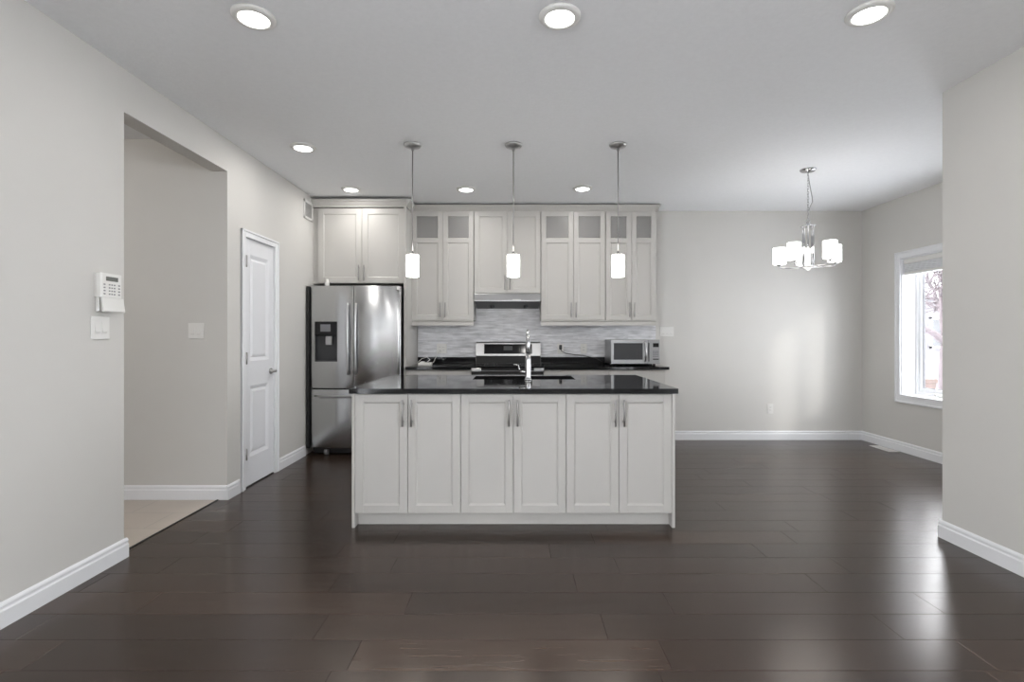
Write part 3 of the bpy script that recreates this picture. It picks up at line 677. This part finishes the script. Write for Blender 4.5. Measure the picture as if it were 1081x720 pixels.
# ------------------------------------------------------------------ microwave on the back counter
MX0, MX1, MF, MB_ = 1.062, 1.607, 5.68, 6.07
t = thing('microwave', 'stainless steel countertop microwave at the right end of the back counter', 'microwave', ((MX0+MX1)/2, 5.87, KT))
b = new(); bx(b, MX0, MX1, MF+.02, MB_, .932, 1.203, .004); obj('body', b, 'steeld', t)
for xx in (MX0+.05, MX1-.05):
    for yy in (MF+.06, MB_-.05):
        b = new(); lathe(b, (xx, yy, KT), [(.014, 0), (.016, .018)], 12); obj('foot', b, 'black', t)
def MXp(p): return (p-544)*MF/540
def MZp(p): return CAMZ-(p-355)*MF/540
b = new(); mdx = MXp(684); wx0, wx1, wz0, wz1 = MXp(648), MXp(678.5), MZp(379.6), MZp(362.4)
bx(b, MX0, wx0, MF, MF+.02, .932, 1.203, .003); bx(b, wx1, mdx, MF, MF+.02, .932, 1.203, .003); bx(b, wx0-.003, wx1+.003, MF+.0003, MF+.02, .932, wz0, .003); bx(b, wx0-.003, wx1+.003, MF+.0003, MF+.02, wz1, 1.203, .003)
md = obj('door', b, 'steeld', t)
b = new(); bx(b, wx0-.002, wx1+.002, MF+.006, MF+.016, wz0-.002, wz1+.002); obj('window', b, 'darkgrey', md, 'dark glass window')
b = new(); tube(b, [(MXp(681), MF+.002, .965), (MXp(681), MF-.03, .975), (MXp(681), MF-.034, 1.07), (MXp(681), MF-.03, 1.16), (MXp(681), MF+.002, 1.17)], .0085, 10); obj('handle', b, 'steel', md)
b = new(); bx(b, mdx+.001, MX1, MF, MF+.02, .932, 1.203, .003); pn = obj('control_panel', b, 'steeld', t)
b = new(); bx(b, mdx+.004, mdx+.016, MF-.001, MF+.001, .96, 1.165); obj('trim_strip', b, 'black', pn)
b = new(); bx(b, MXp(689.3), MXp(695.4), MF-.002, MF+.001, MZp(366.5), MZp(362.3)); obj('display', b, 'blackglass', pn)
for r in range(4):
    for c in range(3):
        b = new(); x0 = MXp(689.3)+.0215*c; z0 = MZp(377)+.019*r; bx(b, x0, x0+.017, MF-.002, MF+.001, z0, z0+.013, .001); obj('button', b, 'midgrey', pn)
b = new(); bx(b, MXp(689.3), MXp(695.4), MF-.002, MF+.001, MZp(379.8), MZp(378.6)); obj('open_bar', b, 'black', pn)

# ------------------------------------------------------------------ outlets, switches, cords
def plate_y(name, lab, cat, x, z, w, h, yw, gangs=1, kind='switch'):
    """cover plate on a wall facing -Y"""
    t = thing(name, lab, cat, (x, yw, z-h/2))
    b = new(); bx(b, x-w/2, x+w/2, yw-.0068, yw-.0005, z-h/2, z+h/2, .002); obj('cover_plate', b, 'white', t)
    for k in range(gangs):
        cx = x+(k-(gangs-1)/2)*.046
        if kind == 'switch':
            b = new(); bx(b, cx-.016, cx+.016, yw-.0072, yw-.005, z-.034, z+.034); prism(b, [(yw-.007, z-.032), (yw-.011, z-.02), (yw-.0075, z+.03), (yw-.006, z+.03), (yw-.006, z-.032)], 'X', cx-.014, cx+.014); obj('rocker', b, 'white', t)
        else:
            b = new(); bx(b, cx-.017, cx+.017, yw-.0075, yw-.005, z-.034, z+.034, .001); rc = obj('receptacle', b, 'white', t)
            for s in (-1, 1):
                b = new(); bx(b, cx-.008, cx-.005, yw-.008, yw-.007, z+s*.017-.004, z+s*.017+.005); bx(b, cx+.005, cx+.008, yw-.008, yw-.007, z+s*.017-.004, z+s*.017+.005); obj('socket_slots', b, 'darkgrey', rc)
    return t
BW = YB
def bxp(p): return (p-544)*BW/540
def bzp(p): return CAMZ-(p-355)*BW/540
plate_y('light_switch', 'triple white switch plate on the wall right of the backsplash', 'switch', bxp(704), bzp(350), .165, .118, BW, 3)
plate_y('wall_outlet', 'white outlet low on the dining back wall', 'outlet', bxp(813), bzp(431.5), .07, .115, BW, 1, 'outlet')
plate_y('wall_outlet', 'white outlet on the backsplash with a black plug, right of the range', 'outlet', bxp(591.5), bzp(368), .075, .118, BW-.011, 1, 'outlet')
plate_y('wall_outlet', 'empty white outlet on the backsplash nearest the microwave', 'outlet', bxp(616), bzp(368), .075, .118, BW-.011, 1, 'outlet')
plate_y('wall_outlet', 'white double outlet on the backsplash left of the range', 'outlet', bxp(466.5), bzp(368), .12, .118, BW-.011, 2, 'outlet')
plate_y('light_switch', 'white switch plate on the hallway wall seen through the opening', 'switch', -2.425, 1.24-(349.3-355)/139.2, .118, .12, OY1, 2)
# switch on the left wall, faces +X
SYc, SZc = 2.695, 1.284
t = thing('light_switch', 'white switch plate on the left wall below the alarm keypad', 'switch', (XL, SYc, SZc-.06))
b = new(); bx(b, XL+.0005, XL+.006, SYc-.06, SYc+.06, SZc-.06, SZc+.06, .0025); obj('cover_plate', b, 'white', t)
for cy in (SYc-.023, SYc+.023):
    b = new(); bx(b, XL+.005, XL+.0072, cy-.016, cy+.016, SZc-.034, SZc+.034); prism(b, [(XL+.006, SZc-.032), (XL+.011, SZc-.02), (XL+.0075, SZc+.03), (XL+.006, SZc+.03)], 'Y', cy-.014, cy+.014); obj('rocker', b, 'white', t)
# alarm keypad
KY0, KY1, KZ0, KZ1 = 2.655, 2.800, 1.445, 1.572; kx = XL+.040
t = thing('alarm_keypad', 'white alarm keypad with open flap on the left wall', 'keypad', (XL, (KY0+KY1)/2, 1.38))
b = new(); prism(b, [(XL+.0005, KY0+.004), (XL+.018, KY0), (kx-.006, KY0+.001), (kx, KY0+.008), (kx, KY1-.008), (kx-.006, KY1-.001), (XL+.018, KY1), (XL+.0005, KY1-.004)], 'Z', KZ0, KZ1)
bx(b, XL+.0005, XL+.02, KY0+.01, KY1-.01, KZ0-.075, KZ0, .003); obj('body', b, 'white', t)
b = new(); bx(b, kx-.001, kx+.001, KY0+.032, KY1-.032, KZ1-.040, KZ1-.017); obj('display', b, 'screen', t, 'dark grey display')
kc = [KY0+.022, KY0+.055, KY0+.072, KY0+.089, KY1-.025]
for r in range(4):
    for c, ky in enumerate(kc):
        b = new(); w_ = .006 if c in (0, 4) else .005
        z = KZ0+.018+.0165*r; bx(b, kx-.0005, kx+.0018, ky-w_, ky+w_, z-.0035, z+.0035, .0008); obj('key', b, 'midgrey', t)
b = new(); prism(b, [(kx-.004, KZ0-.002), (kx+.002, KZ0-.002), (kx+.012, KZ0-.072), (kx+.008, KZ0-.078), (kx+.002, KZ0-.074)], 'Y', KY0+.002, KY1+.004); obj('flap', b, 'white', t)
# return air vent high on the left wall
t = thing('wall_vent', 'white return air grille high on the left wall beside the fridge cabinet', 'vent', (XL, 5.4, 2.5))
b = new(); vy0, vy1, vz0, vz1 = 5.29, 5.515, 2.47, 2.665; f = .025
for (a, c, e, g) in ((vy0, vy0+f, vz0, vz1), (vy1-f, vy1, vz0, vz1), (vy0, vy1, vz0, vz0+f), (vy0, vy1, vz1-f, vz1)): bx(b, XL+.0005, XL+.010, a, c, e, g, .002)
obj('frame', b, 'white', t)
b = new(); bx(b, XL+.0006, XL+.0015, vy0+.01, vy1-.01, vz0+.01, vz1-.01); obj('backing', b, 'vent_back', t)
b = new(); k = vz0+f+.005
while k < vz1-f-.005: prism(b, [(XL+.002, k), (XL+.009, k-.006), (XL+.009, k-.0045), (XL+.002, k+.002)], 'Y', vy0+f-.002, vy1-f+.002); k += .0115
obj('louvers', b, 'white', t)
# floor register
t = thing('floor_register', 'white floor register by the dining window wall', 'vent', (4.06, 5.62, 0))
b = new(); gx0, gx1, gy0, gy1 = 4.00, 4.115, 5.47, 5.785
sash_frame(b, gx0, gx1, gy0, gy1, 0, .005, .0) if False else None
bx(b, gx0, gx0+.018, gy0, gy1, .0003, .006, .002); bx(b, gx1-.018, gx1, gy0, gy1, .0003, .006, .002); bx(b, gx0, gx1, gy0, gy0+.018, .0003, .006, .002); bx(b, gx0, gx1, gy1-.018, gy1, .0003, .006, .002)
k = gy0+.03
while k < gy1-.02: bx(b, gx0+.01, gx1-.01, k, k+.013, .001, .0055); k += .0185
obj('grille', b, 'white', t)
b = new(); bx(b, gx0+.01, gx1-.01, gy0+.01, gy1-.01, .0002, .0009); obj('damper', b, 'midgrey', t)
# black microwave cord plugged in right of the range
t = thing('power_cord', 'black power cord running from backsplash outlet to the microwave', 'cord', (bxp(592), BW-.02, bzp(368)))
b = new(); ox, oz, oy = bxp(591.5), bzp(366.5), BW-.0195
bx(b, ox-.016, ox+.016, oy-.035, oy+.0015, oz-.028, oz+.028, .006); obj('plug', b, 'cordb', t)
b = new(); tube(b, [(ox, oy-.02, oz-.01), (ox+.01, oy-.025, oz-.045), (ox+.06, oy-.03, oz-.072), (ox+.16, oy-.04, oz-.088), (ox+.27, oy-.05, oz-.10), (ox+.42, oy-.06, oz-.13), (ox+.50, oy-.06, KT+.012), (1.02, 6.03, KT+.006), (1.055, 6.06, KT+.03)], .0042, 8); obj('cable', b, 'cordb', t)
# white charger with looped cord at the left end of the back counter
t = thing('charger', 'small white charger base with looped cord on the left back counter', 'charger', (-1.05, 5.75, KT))
b = new(); bx(b, -1.075, -.93, 5.62, 5.74, KT+.0003, KT+.034, .008, 2); lathe(b, (-1.03, 5.68, KT+.034), [(.03, 0), (.028, .008), (.012, .012)], 16); obj('base', b, 'white', t)
b = new(); tube(b, [(-1.09, 5.72, KT+.006), (-1.10, 5.68, KT+.02), (-1.05, 5.76, KT+.075), (-1.0, 5.82, KT+.088), (-.96, 5.76, KT+.06), (-.98, 5.70, KT+.04)], .0028, 8)
tube(b, [(-.945, 5.745, KT+.02), (-.93, 5.82, KT+.03), (-.925, 5.96, KT+.08), (-.915, 6.06, KT+.13), (-.905, YB-.03, bzp(371))], .0028, 8); obj('cord', b, 'white', t)
b = new(); bx(b, -.918, -.892, YB-.045, YB-.0185, bzp(372), bzp(369.4), .003); obj('plug', b, 'white', t)

# ------------------------------------------------------------------ ceiling lights
def can(x, y, lab, first=None):
    if first: return dup(first, (x, y, H), lab)
    t = thing('recessed_light', lab, 'ceiling light', (x, y, H), 'round white recessed lights in the ceiling')
    b = new(); lathe(b, (x, y, H), [(.098, -.0005), (.098, -.006), (.092, -.013), (.072, -.018), (.068, -.014), (.066, -.006)], 40); obj('trim_ring', b, 'white', t)
    b = new(); lathe(b, (x, y, H), [(.0665, -.0145), (.062, -.0175), (.03, -.0185)], 32); obj('diffuser', b, 'led', t, 'glowing white diffuser')
    lamp('led_lamp', 'AREA', (0, 0, -.0205), (0, 0, 0), CAN_W, t, shape='DISK', size=.12, color=(1, .975, .94))
    return t
cans = [(-1.227, 2.40, 'large looking recessed light at the upper left, nearest the camera'), (.208, 2.395, 'large looking recessed light at the top centre, above the island front'), (1.64, 2.37, 'large looking recessed light at the upper right near the near right wall'),
        (-1.68, 4.05, 'recessed light midway along the left side above the pantry door'), (-1.67, 5.2, 'recessed light in front of the cabinet above the fridge'), (-.50, 5.2, 'recessed light between left and middle pendants, near the wall cabinets'), (.68, 5.17, 'recessed light just left of the right pendant, near the wall cabinets')]
c0 = None
for x, y, lab in cans:
    r = can(x, y, lab, c0); c0 = c0 or r

t = thing('added_hall_light', 'unseen round flush light added to brighten the side hallway', 'ceiling light', (-3.5, 2.35, H))  # added lamp, unseen, lifts the light level in the hall
b = new(); lathe(b, (-3.5, 2.35, H), [(.17, -.0005), (.17, -.02), (.16, -.03)], 32); obj('base', b, 'nickel', t)
b = new(); lathe(b, (-3.5, 2.35, H), [(.158, -.03), (.15, -.06), (.11, -.085), (.05, -.098)], 32); obj('glass_bowl', b, 'led', t)
lamp('bulb_light', 'POINT', (0, 0, -.2), (0, 0, 0), 9, t, shadow_soft_size=.12, color=(1, .96, .91))
# pendants over the island
def pendant(x, y, lab, first=None):
    if first: return dup(first, (x, y, H), lab)
    t = thing('pendant_light', lab, 'pendant light', (x, y, H), 'pendant lights over the island')
    b = new(); lathe(b, (x, y, H), [(.068, -.0005), (.068, -.008), (.06, -.020), (.03, -.030), (.014, -.034), (.010, -.05)], 32); obj('canopy', b, 'steel', t)
    b = new(); lathe(b, (x, y, 1.895), [(.0045, 0), (.0045, H-1.895-.045)], 10); obj('rod', b, 'nickel', t)
    b = new(); lathe(b, (x, y, 1.874), [(.024, 0), (.024, .008), (.010, .018), (.006, .03)], 20); obj('cap', b, 'nickel', t)
    b = new(); lathe(b, (x, y, 1.706), [(.044, .003), (.047, .0), (.049, .004), (.049, .166), (.046, .169), (.02, .169)], 32); obj('lamp_shade', b, 'shade', t, 'glowing white cylindrical glass shade')
    lamp('bulb_light', 'POINT', (0, 0, 1.66-H), (0, 0, 0), 1.2, t, shadow_soft_size=.05, color=(1, .96, .9))
    return t
p0 = pendant(-.803, 4.0, 'leftmost of the three pendant lights over the island, by the fridge')
pendant(-.015, 4.0, 'middle pendant light over the island, in front of the hood cabinet', p0)
pendant(.803, 4.0, 'rightmost of the three pendant lights over the island', p0)

# chandelier
cx, cy = (853-544)*4.6/540, 4.6
t = thing('chandelier', 'five armed chrome chandelier with white glass shades in the dining area', 'chandelier', (cx, cy, H))
b = new(); lathe(b, (cx, cy, H), [(.068, -.0005), (.068, -.006), (.055, -.018), (.02, -.024), (.012, -.03)], 32); obj('canopy', b, 'chrome', t)
b = new(); z = H-.03; k = 0
while z > 2.30:
    L_ = .024; ax = (1, 0) if k % 2 else (0, 1)
    pts = [(cx+ax[0]*.007*math.cos(a), cy+ax[1]*.007*math.cos(a), z-.012+.0155*math.sin(a)) for a in [2*PI*i/12 for i in range(13)]]
    tube(b, pts, .0019, 6); z -= L_; k += 1
obj('chain', b, 'chrome', t)
b = new(); tube(b, [(cx, cy, H-.02), (cx+.012, cy, 2.62), (cx+.035, cy, 2.50), (cx+.04, cy, 2.45), (cx+.02, cy, 2.41), (cx+.004, cy, 2.36), (cx, cy, 2.31)], .003, 8); obj('wire', b, 'nickel', t)
b = new(); tube(b, [(cx+.018*math.cos(a), cy, 2.275+.018*math.sin(a)) for a in [2*PI*i/16 for i in range(17)]], .003, 8)
lathe(b, (cx, cy, 1.86), [(.006, 0), (.006, .40)], 12); lathe(b, (cx, cy, 2.225), [(.01, .03), (.03, .015), (.062, .006), (.062, 0)], 28); obj('stem', b, 'chrome', t)
for k in range(4):
    a = R(25+90*k); b = new(); lathe(b, (cx+.05*math.cos(a), cy+.05*math.sin(a), 1.872), [(.007, 0), (.007, .355)], 12); obj('glass_rod', b, 'chrome' , t)
b = new(); lathe(b, (cx, cy, 1.845), [(.008, -.015), (.016, -.008), (.03, .006), (.065, .012), (.065, .026), (.02, .03)], 28); obj('hub', b, 'chrome', t)
for k in range(5):
    a = R(69+72*k); r = .232; ux, uy = math.cos(a), math.sin(a)
    b = new(); tube(b, [(cx+.05*ux, cy+.05*uy, 1.862), (cx+.15*ux, cy+.15*uy, 1.864), (cx+.215*ux, cy+.215*uy, 1.868), (cx+r*ux, cy+r*uy, 1.880), (cx+r*ux, cy+r*uy, 1.895)], .0048, 10)
    lathe(b, (cx+r*ux, cy+r*uy, 1.888), [(.012, 0), (.026, .006), (.028, .016), (.02, .02)], 20); am = obj('arm', b, 'chrome', t)
    b = new(); lathe(b, (cx+r*ux, cy+r*uy, 1.905), [(.046, 0), (.053, .003), (.055, .008), (.055, .150), (.052, .152), (.03, .145)], 32); obj('lamp_shade', b, 'shadec', am, 'glowing white cylindrical glass shade')
lamp('bulb_light', 'POINT', (0, 0, 1.76-H), (0, 0, 0), 1.5, t, shadow_soft_size=.2, color=(1, .97, .93))

# ------------------------------------------------------------------ outdoors beyond the dining window
b = new(); bx(b, XD+TD, 40, -10, 40, -.75, -.45); o = obj('ground', b, 'snow'); o['kind'] = 'structure'
def tree_mesh(base, h, seed, depth=6):
    rnd = random.Random(seed); trunk = new(); br = new()
    def grow(p, d, L, r, dep):
        q = p+d*L
        bm = trunk if dep >= depth-1 else br
        mid = p+d*L*.5+Vector((rnd.uniform(-1, 1), rnd.uniform(-1, 1), 0))*L*.05
        tube(bm, [p, mid, q], [r, r*.85, r*.7], 6 if dep > 2 else 4)
        if dep == 0: return
        for k in range(3 if dep > 1 else 4):
            v = Vector((rnd.uniform(-1, 1), rnd.uniform(-1, 1), rnd.uniform(-.25, .9))).normalized()
            nd = (d*.75+v*.85).normalized()
            grow(p+d*L*rnd.uniform(.6, 1), nd, L*rnd.uniform(.6, .82), r*.62, dep-1)
    grow(Vector(base), Vector((.03, .02, 1)).normalized(), h, .14, depth)
    return trunk, br
def frost_tree(base, h, seed, lab, depth=6):
    t = thing('tree', lab, 'tree', base)
    a, c = tree_mesh(base, h, seed, depth); obj('trunk', a, 'bark', t); obj('branches', c, 'bark', t)
frost_tree((9.75, 11.6, -.45), 1.7, 5, 'bare frosted tree with pinkish branches outside the dining window')
frost_tree((12.6, 14.6, -.45), 2.0, 11, 'second bare frosted tree farther off behind the dining window')
t = thing('fence', 'grey wooden fence standing in the snow behind the tree', 'fence', (13, 16, -.45))
b = new(); x = 9.0
while x < 19: bx(b, x, x+.14, 16.4, 16.42, -.42, .55); x += .155
obj('pickets', b, 'fence', t)
b = new(); bx(b, 9, 19, 16.42, 16.46, -.2, -.11); bx(b, 9, 19, 16.42, 16.46, .35, .44); obj('rails', b, 'fence', t)
b = new(); bx(b, 6.42, 6.58, 8.0, 8.16, -.45, .50); bx(b, 6.40, 6.60, 7.98, 8.18, .50, .57, .01); tag(obj('brick_post', b, 'brick'), 'reddish brown post outside, seen through the lower window corner', 'post')

t = thing('house', 'neighbouring grey house with snowy roof seen through the dining window', 'house', (22, 25, -.45))
b = new(); bx(b, 15, 29, 23, 28, -.45, 3.1); prism(b, [(23, 3.1), (28, 3.1), (25.5, 4.9)], 'X', 15, 29); obj('wall', b, 'hsid', t)
b = new(); prism(b, [(22.6, 2.95), (25.5, 5.0), (28.4, 2.95), (28.4, 3.12), (25.5, 5.18), (22.6, 3.12)], 'X', 14.7, 29.3); obj('roof', b, 'snow', t)
for xx in (18.6, 21.2):
    b = new(); sash = [(xx, xx+.1, .7, 2.1), (xx+1.1, xx+1.2, .7, 2.1), (xx, xx+1.2, .7, .8), (xx, xx+1.2, 2.0, 2.1), (xx+.56, xx+.64, .7, 2.1)]
    for (a, c, e, f) in sash: bx(b, a, c, 22.93, 23.0, e, f)
    w_ = obj('window', b, 'siding', t)
    b = new(); bx(b, xx+.05, xx+1.15, 22.97, 22.99, .75, 2.05); obj('pane', b, 'darkgrey', w_)
